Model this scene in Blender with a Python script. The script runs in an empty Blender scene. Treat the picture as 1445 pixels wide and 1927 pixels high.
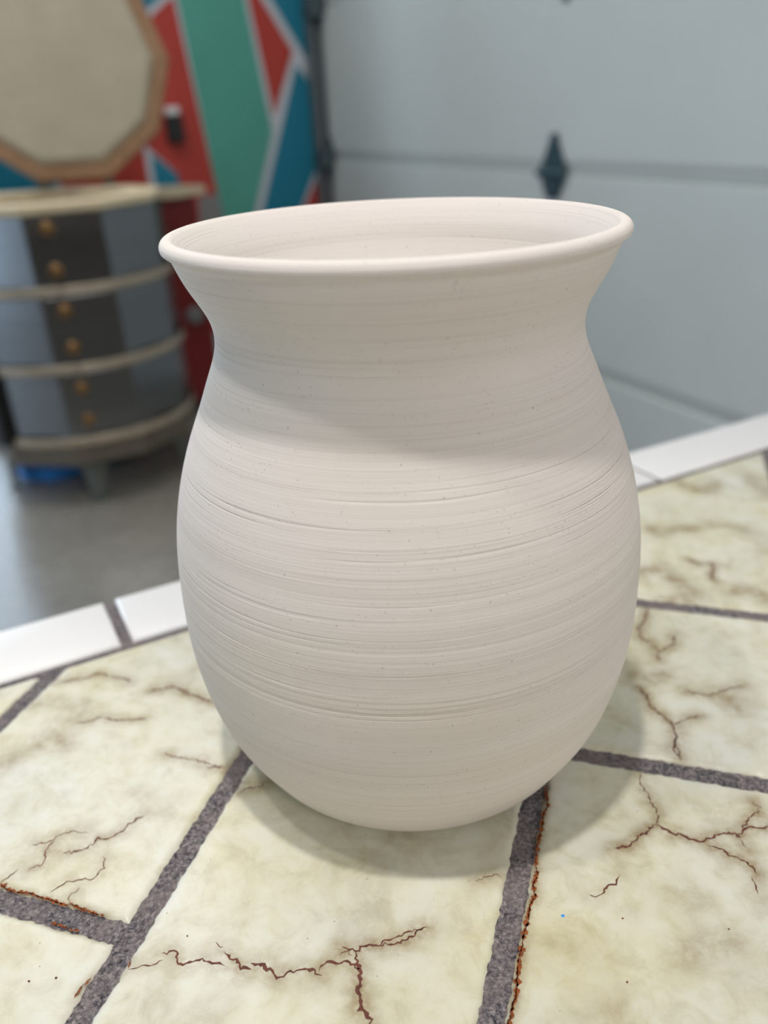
import bpy, bmesh, math, random
import numpy as np
from mathutils import Vector, Matrix, noise as mnoise

random.seed(7)
rng = np.random.default_rng(7)
scene = bpy.context.scene
col = scene.collection
PI = math.pi

TABLE_Z = 0.744                      # height of the tiled table top above the floor

# ------------------------------------------------------------------ camera
CAM = Vector((0.0, -0.33577, TABLE_Z + 0.28892))
YAW, PITCH, ROLL = -0.02691, 0.45655, -0.05404
fw = Vector((math.sin(YAW) * math.cos(PITCH), math.cos(YAW) * math.cos(PITCH), -math.sin(PITCH)))
rt = Vector((math.cos(YAW), -math.sin(YAW), 0.0))
up = rt.cross(fw)
rt2 = rt * math.cos(ROLL) + up * math.sin(ROLL)
up2 = rt2.cross(fw)
cd = bpy.data.cameras.new('camera')
cam = bpy.data.objects.new('camera', cd)
col.objects.link(cam)
cam.matrix_world = Matrix(((rt2.x, up2.x, -fw.x, CAM.x), (rt2.y, up2.y, -fw.y, CAM.y),
                           (rt2.z, up2.z, -fw.z, CAM.z), (0, 0, 0, 1)))
cd.sensor_fit = 'VERTICAL'
cd.sensor_height = 36.0
cd.sensor_width = 27.0
cd.lens = 1539.1 / 1927 * 36.0
cd.clip_start = 0.01
cd.dof.use_dof = True
cd.dof.focus_distance = 0.315
cd.dof.aperture_fstop = 5.3
scene.camera = cam

# ------------------------------------------------------------------ view, world, lights
scene.view_settings.view_transform = 'Standard'
scene.view_settings.look = 'None'
scene.view_settings.gamma = 1.0
scene.view_settings.use_curve_mapping = False
scene.view_settings.exposure = 0.0

w = bpy.data.worlds.new('world')
scene.world = w
w.use_nodes = True
w.node_tree.nodes['Background'].inputs[0].default_value = (0.42, 0.52, 0.72, 1)
w.node_tree.nodes['Background'].inputs[1].default_value = 0.075


def area(name, loc, target, size, power, colr=(1, 1, 1), shape='DISK', size_y=None, spread=180):
    l = bpy.data.lights.new(name, 'AREA')
    l.shape = shape
    l.size = size
    if size_y:
        l.size_y = size_y
    l.energy = power
    l.spread = math.radians(spread)
    l.color = colr
    o = bpy.data.objects.new(name, l)
    col.objects.link(o)
    o.location = loc
    d = Vector(target) - Vector(loc)
    o.rotation_euler = d.to_track_quat('-Z', 'Y').to_euler()
    return o


area('ceiling_lamp_key', (-0.14, -0.25, 2.55), (0.0, 0.0, 0.0), 0.08, 5.7, (1.0, 0.965, 0.925), spread=112)
area('ceiling_lamp_left', (-0.56, -0.22, 2.58), (-0.1, 0.0, 0.0), 0.09, 2.6, (1.0, 0.965, 0.925), spread=112)
area('fill_light_room', (1.45, -2.5, 2.6), (0.0, 0.0, 0.8), 1.3, 41, (1.0, 0.975, 0.95), 'RECTANGLE', 0.6)  # added fill light from the right, no known fixture
area('fill_light_back', (-1.0, 1.75, 2.85), (-0.95, 1.95, 0.0), 1.3, 18, (1.0, 0.98, 0.95), 'RECTANGLE', 0.4)  # added fill light over the kiln and mural, no known fixture


# ------------------------------------------------------------------ helpers
def lin(c):
    return tuple((v / 255 / 12.92) if v / 255 <= 0.04045 else ((v / 255 + 0.055) / 1.055) ** 2.4 for v in c) + (1.0,)


class NT:
    def __init__(self, name):
        self.m = bpy.data.materials.new(name)
        self.m.use_nodes = True
        self.t = self.m.node_tree
        self.b = self.t.nodes['Principled BSDF']

    def n(self, typ, **kw):
        nd = self.t.nodes.new(typ)
        for k, v in kw.items():
            if k.startswith('i_'):
                nd.inputs[k[2:].replace('_', ' ')].default_value = v
            else:
                setattr(nd, k, v)
        return nd

    def l(self, a, b):
        self.t.links.new(a, b)

    def noise(self, vec, scale, detail=4, rough=0.5, dist=0.0):
        nd = self.n('ShaderNodeTexNoise')
        nd.inputs['Scale'].default_value = scale
        nd.inputs['Detail'].default_value = detail
        nd.inputs['Roughness'].default_value = rough
        nd.inputs['Distortion'].default_value = dist
        if vec is not None:
            self.l(vec, nd.inputs['Vector'])
        return nd.outputs['Fac']

    def ramp(self, fac, stops):
        nd = self.n('ShaderNodeValToRGB')
        els = nd.color_ramp.elements
        while len(els) < len(stops):
            els.new(0.5)
        for e, (p, c) in zip(els, stops):
            e.position = p
            e.color = c if len(c) == 4 else c + (1,)
        self.l(fac, nd.inputs[0])
        return nd.outputs[0]

    def mix(self, fac, a, b, mode='MIX'):
        nd = self.n('ShaderNodeMix', data_type='RGBA', blend_type=mode)
        for s, v in ((nd.inputs[0], fac), (nd.inputs[6], a), (nd.inputs[7], b)):
            if isinstance(v, (int, float, tuple)):
                s.default_value = v
            else:
                self.l(v, s)
        return nd.outputs[2]

    def math(self, op, a, b=0.5, clamp=False):
        nd = self.n('ShaderNodeMath', operation=op, use_clamp=clamp)
        for s, v in ((nd.inputs[0], a), (nd.inputs[1], b)):
            if isinstance(v, (int, float)):
                s.default_value = v
            else:
                self.l(v, s)
        return nd.outputs[0]

    def coord(self, scale=(1, 1, 1), rot=(0, 0, 0)):
        tc = self.n('ShaderNodeTexCoord')
        mp = self.n('ShaderNodeMapping')
        mp.inputs['Scale'].default_value = scale
        mp.inputs['Rotation'].default_value = rot
        self.l(tc.outputs['Object'], mp.inputs['Vector'])
        return mp.outputs[0]

    def bump(self, h, strength, dist, prev=None):
        nd = self.n('ShaderNodeBump')
        nd.inputs['Strength'].default_value = strength
        nd.inputs['Distance'].default_value = dist
        self.l(h, nd.inputs['Height'])
        if prev is not None:
            self.l(prev, nd.inputs['Normal'])
        self.l(nd.outputs[0], self.b.inputs['Normal'])
        return nd.outputs[0]

    def base(self, c):
        if isinstance(c, tuple):
            self.b.inputs['Base Color'].default_value = c
        else:
            self.l(c, self.b.inputs['Base Color'])

    def set(self, rough=0.5, metal=0.0, spec=0.5):
        self.b.inputs['Roughness'].default_value = rough
        self.b.inputs['Metallic'].default_value = metal
        self.b.inputs['Specular IOR Level'].default_value = spec
        return self.m


def simple(name, rgb, rough=0.5, metal=0.0, var=0.12, scale=20.0, bump=0.0, spec=0.5):
    k = NT(name)
    c = lin(rgb)
    f = k.noise(k.coord(), scale, 4)
    d = tuple(max(0, v * (1 - var)) for v in c[:3]) + (1,)
    e = tuple(min(1, v * (1 + var)) for v in c[:3]) + (1,)
    k.base(k.ramp(f, [(0.3, d), (0.7, e)]))
    if bump:
        k.bump(f, bump, 0.001)
    return k.set(rough, metal, spec)


def mesh_obj(name, verts, faces, mats, parent=None, idx=None, smooth=False, loc=None):
    me = bpy.data.meshes.new(name)
    me.from_pydata([tuple(v) for v in verts], [], [tuple(f) for f in faces])
    mats = mats if isinstance(mats, (list, tuple)) else [mats]
    for m in mats:
        me.materials.append(m)
    if idx is not None:
        me.polygons.foreach_set('material_index', np.asarray(idx, dtype=np.int32))
    if smooth:
        me.polygons.foreach_set('use_smooth', np.ones(len(me.polygons), dtype=bool))
    me.update()
    o = bpy.data.objects.new(name, me)
    col.objects.link(o)
    if parent:
        o.parent = parent
    if loc:
        o.location = loc
    return o


def bm_obj(name, bm, mats, parent=None, smooth=False, bevel=0.0, seg=2):
    if bevel:
        bmesh.ops.bevel(bm, geom=list(bm.edges), offset=bevel, segments=seg, profile=0.5, affect='EDGES', clamp_overlap=True)
    bmesh.ops.recalc_face_normals(bm, faces=list(bm.faces))
    me = bpy.data.meshes.new(name)
    bm.to_mesh(me)
    bm.free()
    for m in (mats if isinstance(mats, (list, tuple)) else [mats]):
        me.materials.append(m)
    if smooth:
        me.polygons.foreach_set('use_smooth', np.ones(len(me.polygons), dtype=bool))
    o = bpy.data.objects.new(name, me)
    col.objects.link(o)
    if parent:
        o.parent = parent
    return o


def add_box(bm, lo, hi, mtx=None):
    vs = [bm.verts.new((x, y, z)) for z in (lo[2], hi[2]) for y in (lo[1], hi[1]) for x in (lo[0], hi[0])]
    for f in ((0, 2, 3, 1), (4, 5, 7, 6), (0, 1, 5, 4), (2, 6, 7, 3), (0, 4, 6, 2), (1, 3, 7, 5)):
        bm.faces.new([vs[i] for i in f])
    if mtx is not None:
        bmesh.ops.transform(bm, matrix=mtx, verts=vs)
    return vs


def add_prism(bm, pts, axis_vec, mtx=None):
    """extrude a planar polygon (3-D points) along axis_vec"""
    a = [bm.verts.new(p) for p in pts]
    b = [bm.verts.new(Vector(p) + Vector(axis_vec)) for p in pts]
    n = len(pts)
    bm.faces.new(a[::-1])
    bm.faces.new(b)
    for i in range(n):
        bm.faces.new((a[i], a[(i + 1) % n], b[(i + 1) % n], b[i]))
    if mtx is not None:
        bmesh.ops.transform(bm, matrix=mtx, verts=a + b)


def add_lathe(bm, prof, segs=32, mtx=None, phase=0.0):
    """solid of revolution about z through (r, z) points; r=0 closes it"""
    rings = []
    allv = []
    for r, z in prof:
        if r < 1e-6:
            v = bm.verts.new((0, 0, z)); rings.append([v]); allv.append(v)
        else:
            ring = [bm.verts.new((r * math.cos(phase + 2 * PI * i / segs), r * math.sin(phase + 2 * PI * i / segs), z)) for i in range(segs)]
            rings.append(ring); allv += ring
    for a, b in zip(rings, rings[1:]):
        for i in range(segs):
            j = (i + 1) % segs
            if len(a) == 1 and len(b) == 1:
                continue
            if len(a) == 1:
                bm.faces.new((a[0], b[i], b[j]))
            elif len(b) == 1:
                bm.faces.new((a[i], a[j], b[0]))
            else:
                bm.faces.new((a[i], a[j], b[j], b[i]))
    if mtx is not None:
        bmesh.ops.transform(bm, matrix=mtx, verts=allv)


def tag(o, label=None, cat=None, group=None, kind=None):
    for k, v in (('label', label), ('category', cat), ('group', group), ('kind', kind)):
        if v:
            o[k] = v
    return o


def thing(name, label, cat, loc=(0, 0, 0), rotz=0.0, group=None, kind=None):
    o = bpy.data.objects.new(name, None)
    o.empty_display_size = 0.05
    col.objects.link(o)
    o.location = loc
    o.rotation_euler = (0, 0, rotz)
    return tag(o, label, cat, group, kind)


# ------------------------------------------------------------------ materials
def mat_clay():
    k = NT('bisque_clay')
    co = k.coord()
    bands = k.noise(k.coord((2.2, 2.2, 120), (0.012, 0.008, 0)), 1.0, 5, 0.55)
    fine = k.noise(k.coord((5, 5, 1750), (0.01, -0.006, 0)), 1.0, 3, 0.6)
    mid = k.noise(k.coord((5, 5, 560), (0.014, 0.008, 0)), 1.0, 3, 0.6)
    patch = k.noise(k.coord((6, 6, 14)), 1.0, 2, 0.5)
    c = k.ramp(bands, [(0.28, lin((212, 203, 195))), (0.5, lin((219, 211, 204))), (0.72, lin((225, 218, 212)))])
    tint = k.ramp(patch, [(0.3, lin((214, 205, 192))), (0.5, lin((219, 212, 206))), (0.7, lin((220, 209, 206)))])
    c = k.mix(0.45, c, tint)
    streak = k.ramp(fine, [(0.32, (0.72, 0.70, 0.68)), (0.48, (1, 1, 1)), (1, (1, 1, 1))])
    c = k.mix(0.32, c, streak, 'MULTIPLY')
    # tiny dark pits and grog specks, gathered in loose bands
    vor = k.n('ShaderNodeTexVoronoi')
    k.l(k.coord((1, 1, 1.5)), vor.inputs['Vector'])
    vor.inputs['Scale'].default_value = 430
    dot = k.ramp(vor.outputs['Distance'], [(0.0, (1, 1, 1)), (0.07, (1, 1, 1)), (0.17, (0, 0, 0))])
    sel = k.ramp(k.noise(k.coord((40, 40, 120)), 1.0, 3, 0.7), [(0.46, (0, 0, 0)), (0.60, (1, 1, 1))])
    mask = k.math('MULTIPLY', k.math('MULTIPLY', dot, sel), 0.62)
    c = k.mix(mask, c, lin((128, 115, 104)))
    vor2 = k.n('ShaderNodeTexVoronoi')
    k.l(co, vor2.inputs['Vector'])
    vor2.inputs['Scale'].default_value = 150
    dot2 = k.ramp(vor2.outputs['Distance'], [(0.0, (1, 1, 1)), (0.035, (1, 1, 1)), (0.06, (0, 0, 0))])
    c = k.mix(k.math('MULTIPLY', dot2, 0.5), c, lin((105, 98, 92)))
    k.base(c)
    # brushed throwing rings: strong on shoulder and belly, smooth near the foot and the lip
    sep = k.n('ShaderNodeSeparateXYZ')
    k.l(co, sep.inputs[0])
    amp = k.ramp(k.math('MULTIPLY', sep.outputs['Z'], 4.0), [(0.10, (0.12,) * 3), (0.26, (0.35,) * 3), (0.40, (1,) * 3), (0.86, (0.9,) * 3), (0.93, (0.30,) * 3)])
    patchy = k.ramp(k.noise(k.coord((3, 3, 55)), 1.0, 2, 0.5), [(0.35, (0.25,) * 3), (0.62, (1,) * 3)])
    ampf = k.math('MULTIPLY', amp, patchy)
    groove = k.ramp(mid, [(0.30, (0, 0, 0)), (0.40, (0.8,) * 3), (0.62, (0.85,) * 3), (0.68, (1, 1, 1))])
    h1 = k.math('MULTIPLY', fine, ampf)
    h2 = k.math('MULTIPLY', groove, ampf)
    h = k.math('ADD', k.math('MULTIPLY', h1, 0.55), h2)
    p = k.bump(h, 1.0, 0.00035)
    p = k.bump(mask, -0.4, 0.0003, p)
    k.bump(k.noise(co, 1500, 2), 0.15, 0.0002, p)
    return k.set(0.85, 0.0, 0.25)


def mat_tile():
    k = NT('cream_glazed_tile')
    co = k.coord()
    n1 = k.noise(co, 22, 7, 0.62, 0.8)
    n2 = k.noise(k.coord((1, 1, 1), (0, 0, 0.5)), 70, 7, 0.68, 0.5)
    n3 = k.noise(k.coord((1, 1, 1), (0, 0, 1.1)), 11, 4, 0.55, 0.4)
    c = k.ramp(n1, [(0.37, lin((158, 148, 112))), (0.45, lin((192, 185, 154))), (0.52, lin((209, 206, 184))), (0.62, lin((216, 215, 203)))])
    c2 = k.ramp(n2, [(0.36, lin((162, 152, 120))), (0.46, lin((200, 194, 168))), (0.54, lin((212, 210, 193))), (0.66, lin((220, 220, 210)))])
    c = k.mix(0.5, c, c2)
    c3 = k.ramp(n3, [(0.36, lin((204, 204, 198))), (0.5, lin((205, 202, 182))), (0.64, lin((206, 199, 164)))])
    c = k.mix(0.40, c, c3)
    at = k.n('ShaderNodeAttribute', attribute_name='stain')
    br = k.ramp(k.noise(co, 140, 5, 0.7), [(0.30, (0.15,) * 3), (0.60, (1,) * 3)])
    st = k.math('MULTIPLY', at.outputs['Fac'], br, True)
    c = k.mix(k.math('MULTIPLY', st, 0.82), c, lin((138, 116, 78)))
    vor = k.n('ShaderNodeTexVoronoi')
    k.l(co, vor.inputs['Vector'])
    vor.inputs['Scale'].default_value = 90
    d = k.ramp(vor.outputs['Distance'], [(0, (1,) * 3), (0.02, (1,) * 3), (0.045, (0,) * 3)])
    c = k.mix(k.math('MULTIPLY', d, 0.55), c, lin((110, 92, 74)))
    k.base(c)
    k.bump(n2, 0.12, 0.001)
    return k.set(0.34, 0.0, 0.45)


def mat_grout():
    k = NT('dark_sanded_grout')
    co = k.coord()
    n1 = k.noise(co, 620, 5, 0.75)
    n2 = k.noise(co, 60, 4, 0.6)
    c = k.ramp(n1, [(0.38, lin((40, 40, 48))), (0.47, lin((92, 88, 93))), (0.55, lin((122, 115, 116))), (0.68, lin((168, 160, 158)))])
    c = k.mix(k.ramp(n2, [(0.4, (0,) * 3), (0.65, (0.55,) * 3)]), c, lin((132, 120, 118)))
    k.base(c)
    k.bump(n1, 0.8, 0.0007)
    return k.set(0.9, 0.0, 0.2)


def mat_floor():
    k = NT('polished_concrete')
    co = k.coord()
    n1 = k.noise(co, 2.2, 6, 0.6)
    n2 = k.noise(co, 30, 5, 0.6)
    c = k.mix(0.4, k.ramp(n1, [(0.3, lin((124, 117, 105))), (0.7, lin((156, 148, 136)))]),
              k.ramp(n2, [(0.3, lin((112, 108, 102))), (0.7, lin((152, 148, 142)))]))
    k.base(c)
    k.l(k.ramp(n1, [(0.3, (0.20,) * 3), (0.7, (0.32,) * 3)]), k.b.inputs['Roughness'])
    k.b.inputs['Specular IOR Level'].default_value = 0.6
    return k.m


def mat_steel():
    k = NT('stainless_jacket')
    f = k.noise(k.coord((1, 1, 60)), 4.0, 3)
    k.base(k.ramp(f, [(0.3, lin((128, 131, 134))), (0.7, lin((146, 148, 150)))]))
    return k.set(0.2, 1.0)


M = dict(
    clay=mat_clay(), tile=mat_tile(), grout=mat_grout(), floor=mat_floor(), steel=mat_steel(),
    crack=simple('brown_crack', (98, 54, 40), 0.8, var=0.35, scale=400),
    crust=simple('rust_crust', (132, 68, 26), 0.85, var=0.5, scale=700),
    white_tile=simple('white_border_glaze', (226, 224, 223), 0.28, var=0.03, scale=14),
    wood=simple('table_wood', (150, 118, 84), 0.6, var=0.2, scale=9),
    wall=simple('mural_tape_line', (196, 200, 206), 0.7, var=0.04, scale=6),
    red=simple('mural_red', (178, 56, 44), 0.6, var=0.05, scale=5),
    teal=simple('mural_teal', (0, 118, 144), 0.6, var=0.05, scale=5),
    green=simple('mural_green', (80, 158, 142), 0.6, var=0.05, scale=5),
    grey=simple('mural_grey', (130, 128, 128), 0.6, var=0.05, scale=5),
    ceiling=simple('ceiling_paint', (225, 225, 222), 0.9, var=0.03, scale=3),
    door=simple('garage_panel_paint', (206, 211, 208), 0.5, var=0.03, scale=3),
    track=simple('dark_galvanised_steel', (78, 92, 97), 0.5, 0.2, var=0.2, scale=30),
    hinge=simple('blue_grey_hinge_steel', (74, 98, 106), 0.45, 0.5, var=0.3, scale=40),
    black=simple('black_plastic', (16, 16, 18), 0.5, var=0.2, scale=30),
    band=simple('tan_band', (186, 172, 152), 0.4, 0.35, var=0.1, scale=20),
    brick=simple('soft_firebrick', (226, 208, 174), 0.9, var=0.08, scale=60, bump=0.3),
    lid_face=simple('lid_firebrick', (186, 175, 154), 0.9, var=0.06, scale=12, bump=0.2),
    lid_rim=simple('lid_rim_brick', (160, 124, 94), 0.85, var=0.12, scale=25, bump=0.2),
    plug=simple('peephole_plug_brass', (140, 106, 66), 0.35, 0.6, var=0.15, scale=60),
    base=simple('base_pan', (108, 100, 88), 0.5, 0.2, var=0.1, scale=15),
    jamb=simple('jamb_paint', (120, 142, 152), 0.6, var=0.05, scale=6),
    leg=simple('stand_steel', (104, 108, 102), 0.5, 0.3, var=0.12, scale=20),
    cabinet=simple('dark_red_enamel', (112, 8, 10), 0.4, var=0.08, scale=8),
    knob=simple('grey_knob', (120, 120, 118), 0.4, 0.3, var=0.1, scale=40),
    blue=simple('blue_plastic', (60, 150, 236), 0.4, var=0.1, scale=12),
    navy=simple('added_wall_navy', (44, 54, 78), 0.7, var=0.05, scale=5),
    white=simple('white_cap', (215, 215, 215), 0.5, var=0.05, scale=30),
)

# ------------------------------------------------------------------ the room
CORNER = Vector((-0.26, 3.475, 0.0))
PHI = math.radians(27)
W_S = Vector((-math.cos(PHI), -math.sin(PHI), 0))      # along the mural wall, away from the corner
W_N = Vector((math.sin(PHI), -math.cos(PHI), 0))       # mural wall normal, into the room
D_S = Vector((math.sin(PHI), -math.cos(PHI), 0))       # along the garage door, away from the corner
D_N = Vector((-math.cos(PHI), -math.sin(PHI), 0))      # garage door normal, into the room
CEIL = 2.95


def frame(o, sx, sn):
    """matrix whose x runs along sx, y along sn, z up, placed at o"""
    return Matrix(((sx.x, sn.x, 0, o.x), (sx.y, sn.y, 0, o.y), (0, 0, 1, o.z), (0, 0, 0, 1)))


WALL = frame(CORNER, W_S, W_N)
DOOR = frame(CORNER, D_S, D_N)

bm = bmesh.new()
add_box(bm, (-5, -4, -0.05), (5, 5.5, 0.0))
tag(bm_obj('floor', bm, M['floor']), kind='structure')
bm = bmesh.new()
add_box(bm, (-5, -4, CEIL), (5, 5.5, CEIL + 0.05))
tag(bm_obj('ceiling', bm, M['ceiling']), kind='structure')

# mural wall: pale base with painted polygons separated by tape lines
wv, wf, wi = [], [], []


def wbox(s0, s1, n0, n1, z0, z1):
    b = len(wv)
    for z in (z0, z1):
        for n in (n0, n1):
            for s in (s0, s1):
                wv.append(WALL @ Vector((s, n, z)))
    for f in ((0, 2, 3, 1), (4, 5, 7, 6), (0, 1, 5, 4), (2, 6, 7, 3), (0, 4, 6, 2), (1, 3, 7, 5)):
        wf.append([b + i for i in f]); wi.append(0)


def paint(pts, m, n=0.0015):
    # grow the polygon so the tape line left between neighbours is about 14 mm
    P = [Vector(p) for p in pts]
    if sum(p.cross(q) for p, q in zip(P, P[1:] + P[:1])) < 0:
        P.reverse()
    out, k = [], len(P)
    for i in range(k):
        d0, d1 = (P[i] - P[i - 1]).normalized(), (P[(i + 1) % k] - P[i]).normalized()
        n0, n1 = Vector((d0.y, -d0.x)), Vector((d1.y, -d1.x))
        m_ = (n0 + n1).normalized()
        out.append(P[i] + m_ * min(0.0065 / max(0.2, m_.dot(n0)), 0.02))
    b = len(wv)
    wv.extend(WALL @ Vector((s, n, z)) for s, z in out)
    wf.append(list(range(b, b + len(pts)))); wi.append(m)


wbox(-0.12, 4.4, -0.1, 0.0, 0.0, CEIL)
RED, TEAL, GRN, GRY = 1, 2, 3, 4
paint([(0.575, 1.70), (0.341, 1.70), (0.245, 0.972), (0.352, 0.687), (0.470, 0.37), (0.491, 0.683), (0.553, 1.435)], GRN)
paint([(0.579, 1.437), (0.640, 1.395), (0.93, 1.17), (0.90, 1.09), (0.745, 0.945), (0.650, 0.848), (0.60, 0.20), (0.465, 0.20), (0.509, 0.751)], RED)
paint([(0.60, 1.465), (0.66, 1.425), (0.96, 1.19), (1.40, 1.30), (1.48, 1.7), (0.60, 1.70)], TEAL)
paint([(0.778, 0.20), (0.778, 0.945), (0.92, 1.075), (1.10, 0.875), (1.00, 0.20)], RED)
paint([(0.741, 0.912), (0.655, 0.832), (0.640, 0.20), (0.752, 0.20)], TEAL)
paint([(1.125, 0.87), (0.95, 1.09), (0.98, 1.165), (1.42, 1.27), (1.48, 1.2), (1.48, 0.20), (1.03, 0.20)], TEAL)
paint([(0.295, 1.535), (0.127, 1.26), (0.223, 1.048)], RED)
paint([(0.069, 1.250), (0.320, 1.655), (0.320, 1.70), (0.062, 1.70)], TEAL)
paint([(0.106, 1.200), (0.052, 1.125), (0.060, 0.837), (0.141, 0.684), (0.360, 0.20), (0.480, 0.20), (0.304, 0.692), (0.113, 1.192)], TEAL)
paint([(0.034, 0.820), (0.030, 0.20), (0.330, 0.20), (0.110, 0.689)], RED)
paint([(0.580, 0.748), (0.506, 0.751), (0.488, 0.60), (0.590, 0.60)], GRY, 0.0025)
tag(mesh_obj('wall_left', wv, wf, [M['wall'], M['red'], M['teal'], M['green'], M['grey']], idx=wi), kind='structure')

# added glowing window, unseen, far along the mural wall, for a blue floor reflection
kk = NT('added_glow')  # glowing surface shared by the added windows
kk.base((0.8, 0.85, 0.9, 1))
kk.b.inputs['Emission Color'].default_value = (0.62, 0.80, 1.0, 1)
kk.b.inputs['Emission Strength'].default_value = 2.0
M['glow_pane'] = kk.set(0.1)
M['bright_glow_pane'] = M['glow_pane'].copy()
M['bright_glow_pane'].name = 'bright_added_glow'
M['bright_glow_pane'].node_tree.nodes['Principled BSDF'].inputs['Emission Strength'].default_value = 3.6
win = tag(bpy.data.objects.new('added_window_1', None), kind='structure')
col.objects.link(win)
bm = bmesh.new()
for a, b in (((1.50, 0.0, 0.10), (1.55, 0.05, 2.1)), ((2.90, 0.0, 0.10), (2.95, 0.05, 2.1)),
             ((1.55, 0.0, 0.10), (2.90, 0.05, 0.16)), ((1.55, 0.0, 2.04), (2.90, 0.05, 2.1)), ((2.20, 0.0, 0.16), (2.25, 0.04, 2.04))):
    add_box(bm, a, b, WALL)
bm_obj('added_window_frame', bm, M['white'], win)
bm = bmesh.new()
add_box(bm, (1.55, 0.004, 0.16), (2.90, 0.012, 2.04), WALL)
bm_obj('glow_pane', bm, M['bright_glow_pane'], win)

# garage door: sections with slanted lower lips, end stiles, hinges, roller track
door = tag(bpy.data.objects.new('door_1', None), kind='structure')
col.objects.link(door)
SEAMS = [0.01, 0.335, 0.855, 1.40, 1.94, 2.46]
DL = 4.6
for i, (z0, z1) in enumerate(zip(SEAMS, SEAMS[1:])):
    prof = [(-0.045, z0), (-0.012, z0), (-0.010, z0 + 0.004), (0.0, z0 + 0.036), (0.0, z1 - 0.006), (-0.003, z1 - 0.002), (-0.045, z1 - 0.002)]
    bm = bmesh.new()
    add_prism(bm, [(0.02, n, z) for n, z in prof], (DL, 0, 0), DOOR)
    p = bm_obj('door_panel', bm, M['door'], door)
    bm = bmesh.new()
    add_box(bm, (0.035, 0.0, z0 + 0.04), (0.125, 0.003, z1 - 0.01), DOOR)
    bm_obj('end_stile', bm, M['door'], p, bevel=0.001)


def hinge(s, zc, width=0.115, parent=door):
    bm = bmesh.new()
    h = width / 2
    # upper leaf: tall tapering tongue; lower leaf: short tapering plate
    add_prism(bm, [(s - h, 0.004, zc), (s + h, 0.004, zc), (s + h * 0.85, 0.004, zc + 0.022), (s + h * 0.36, 0.004, zc + 0.075),
                   (s + h * 0.22, 0.004, zc + 0.100), (s - h * 0.22, 0.004, zc + 0.100), (s - h * 0.36, 0.004, zc + 0.075), (s - h * 0.85, 0.004, zc + 0.022)],
              (0, 0.004, 0), DOOR)
    add_prism(bm, [(s - h, 0.004, zc), (s - h * 0.8, 0.004, zc - 0.025), (s - h * 0.42, 0.004, zc - 0.065), (s + h * 0.42, 0.004, zc - 0.065),
                   (s + h * 0.8, 0.004, zc - 0.025), (s + h, 0.004, zc)], (0, 0.004, 0), DOOR)
    add_prism(bm, [(s - h * 0.16, 0.008, zc - 0.05), (s + h * 0.16, 0.008, zc - 0.05), (s + h * 0.16, 0.008, zc + 0.085), (s - h * 0.16, 0.008, zc + 0.085)],
              (0, 0.006, 0), DOOR)
    m = DOOR @ Matrix.Translation((s - h, 0.012, zc)) @ Matrix.Rotation(PI / 2, 4, 'Y')
    add_lathe(bm, [(0, 0), (0.011, 0), (0.011, width), (0, width)], 14, m)
    hg = bm_obj('hinge', bm, M['hinge'], parent)
    bm = bmesh.new()
    for dx, dz in ((-0.55, 0.012), (0.55, 0.012), (0.0, 0.092), (-0.35, -0.045), (0.35, -0.045)):
        m = DOOR @ Matrix.Translation((s + h * dx, 0.008, zc + dz)) @ Matrix.Rotation(-PI / 2, 4, 'X')
        add_lathe(bm, [(0, 0), (0.006, 0), (0.006, 0.004), (0, 0.005)], 8, m)
    bm_obj('screw', bm, M['track'], hg)
    return hg


for zs in SEAMS[1:5]:
    hinge(1.565, zs)
    hinge(3.10, zs)
# a small bolt on the upper panel
bm = bmesh.new()
add_lathe(bm, [(0, 0), (0.014, 0), (0.014, 0.008), (0.006, 0.012), (0, 0.012)], 12, DOOR @ Matrix.Translation((1.588, 0, 1.268)) @ Matrix.Rotation(-PI / 2, 4, 'X'))
bm_obj('bolt', bm, M['hinge'], door)
# vertical roller track (C channel) with end hinges and rollers
bm = bmesh.new()
add_prism(bm, [(-0.030, 0.012, 0.02), (0.044, 0.012, 0.02), (0.044, 0.018, 0.02), (-0.022, 0.018, 0.02), (-0.022, 0.058, 0.02), (0.030, 0.058, 0.02),
               (0.030, 0.044, 0.02), (0.036, 0.044, 0.02), (0.036, 0.064, 0.02), (-0.030, 0.064, 0.02)], (0, 0, 2.5), DOOR)
bm_obj('roller_track', bm, M['track'], door)
for zs in SEAMS[1:5]:
    bm = bmesh.new()
    add_prism(bm, [(0.022, 0.0, zs - 0.03), (0.080, 0.0, zs - 0.03), (0.080, 0.0, zs + 0.03), (0.060, 0.0, zs + 0.085), (0.022, 0.0, zs + 0.085)], (0, 0.008, 0), DOOR)
    add_box(bm, (0.045, 0.008, zs - 0.030), (0.085, 0.062, zs + 0.040), DOOR)
    eh = bm_obj('end_hinge', bm, M['track'], door, bevel=0.002, seg=1)
    bm = bmesh.new()
    m = DOOR @ Matrix.Translation((-0.012, 0.040, zs - 0.006)) @ Matrix.Rotation(PI / 2, 4, 'Y')
    add_lathe(bm, [(0, 0), (0.027, 0), (0.030, 0.004), (0.030, 0.018), (0.027, 0.022), (0.006, 0.022), (0.006, 0.07), (0, 0.07)], 18, m)
    bm_obj('roller', bm, M['black'], eh)
bm = bmesh.new()
add_box(bm, (-0.06, -0.05, 0.0), (-0.031, 0.03, 2.5), DOOR)
tag(bm_obj('trim_1', bm, M['jamb'], bevel=0.003), kind='structure')
bm = bmesh.new()
add_box(bm, (-0.06, -0.10, 2.462), (DL + 0.1, -0.046, CEIL), DOOR)
tag(bm_obj('wall_right', bm, M['ceiling']), kind='structure')

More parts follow.
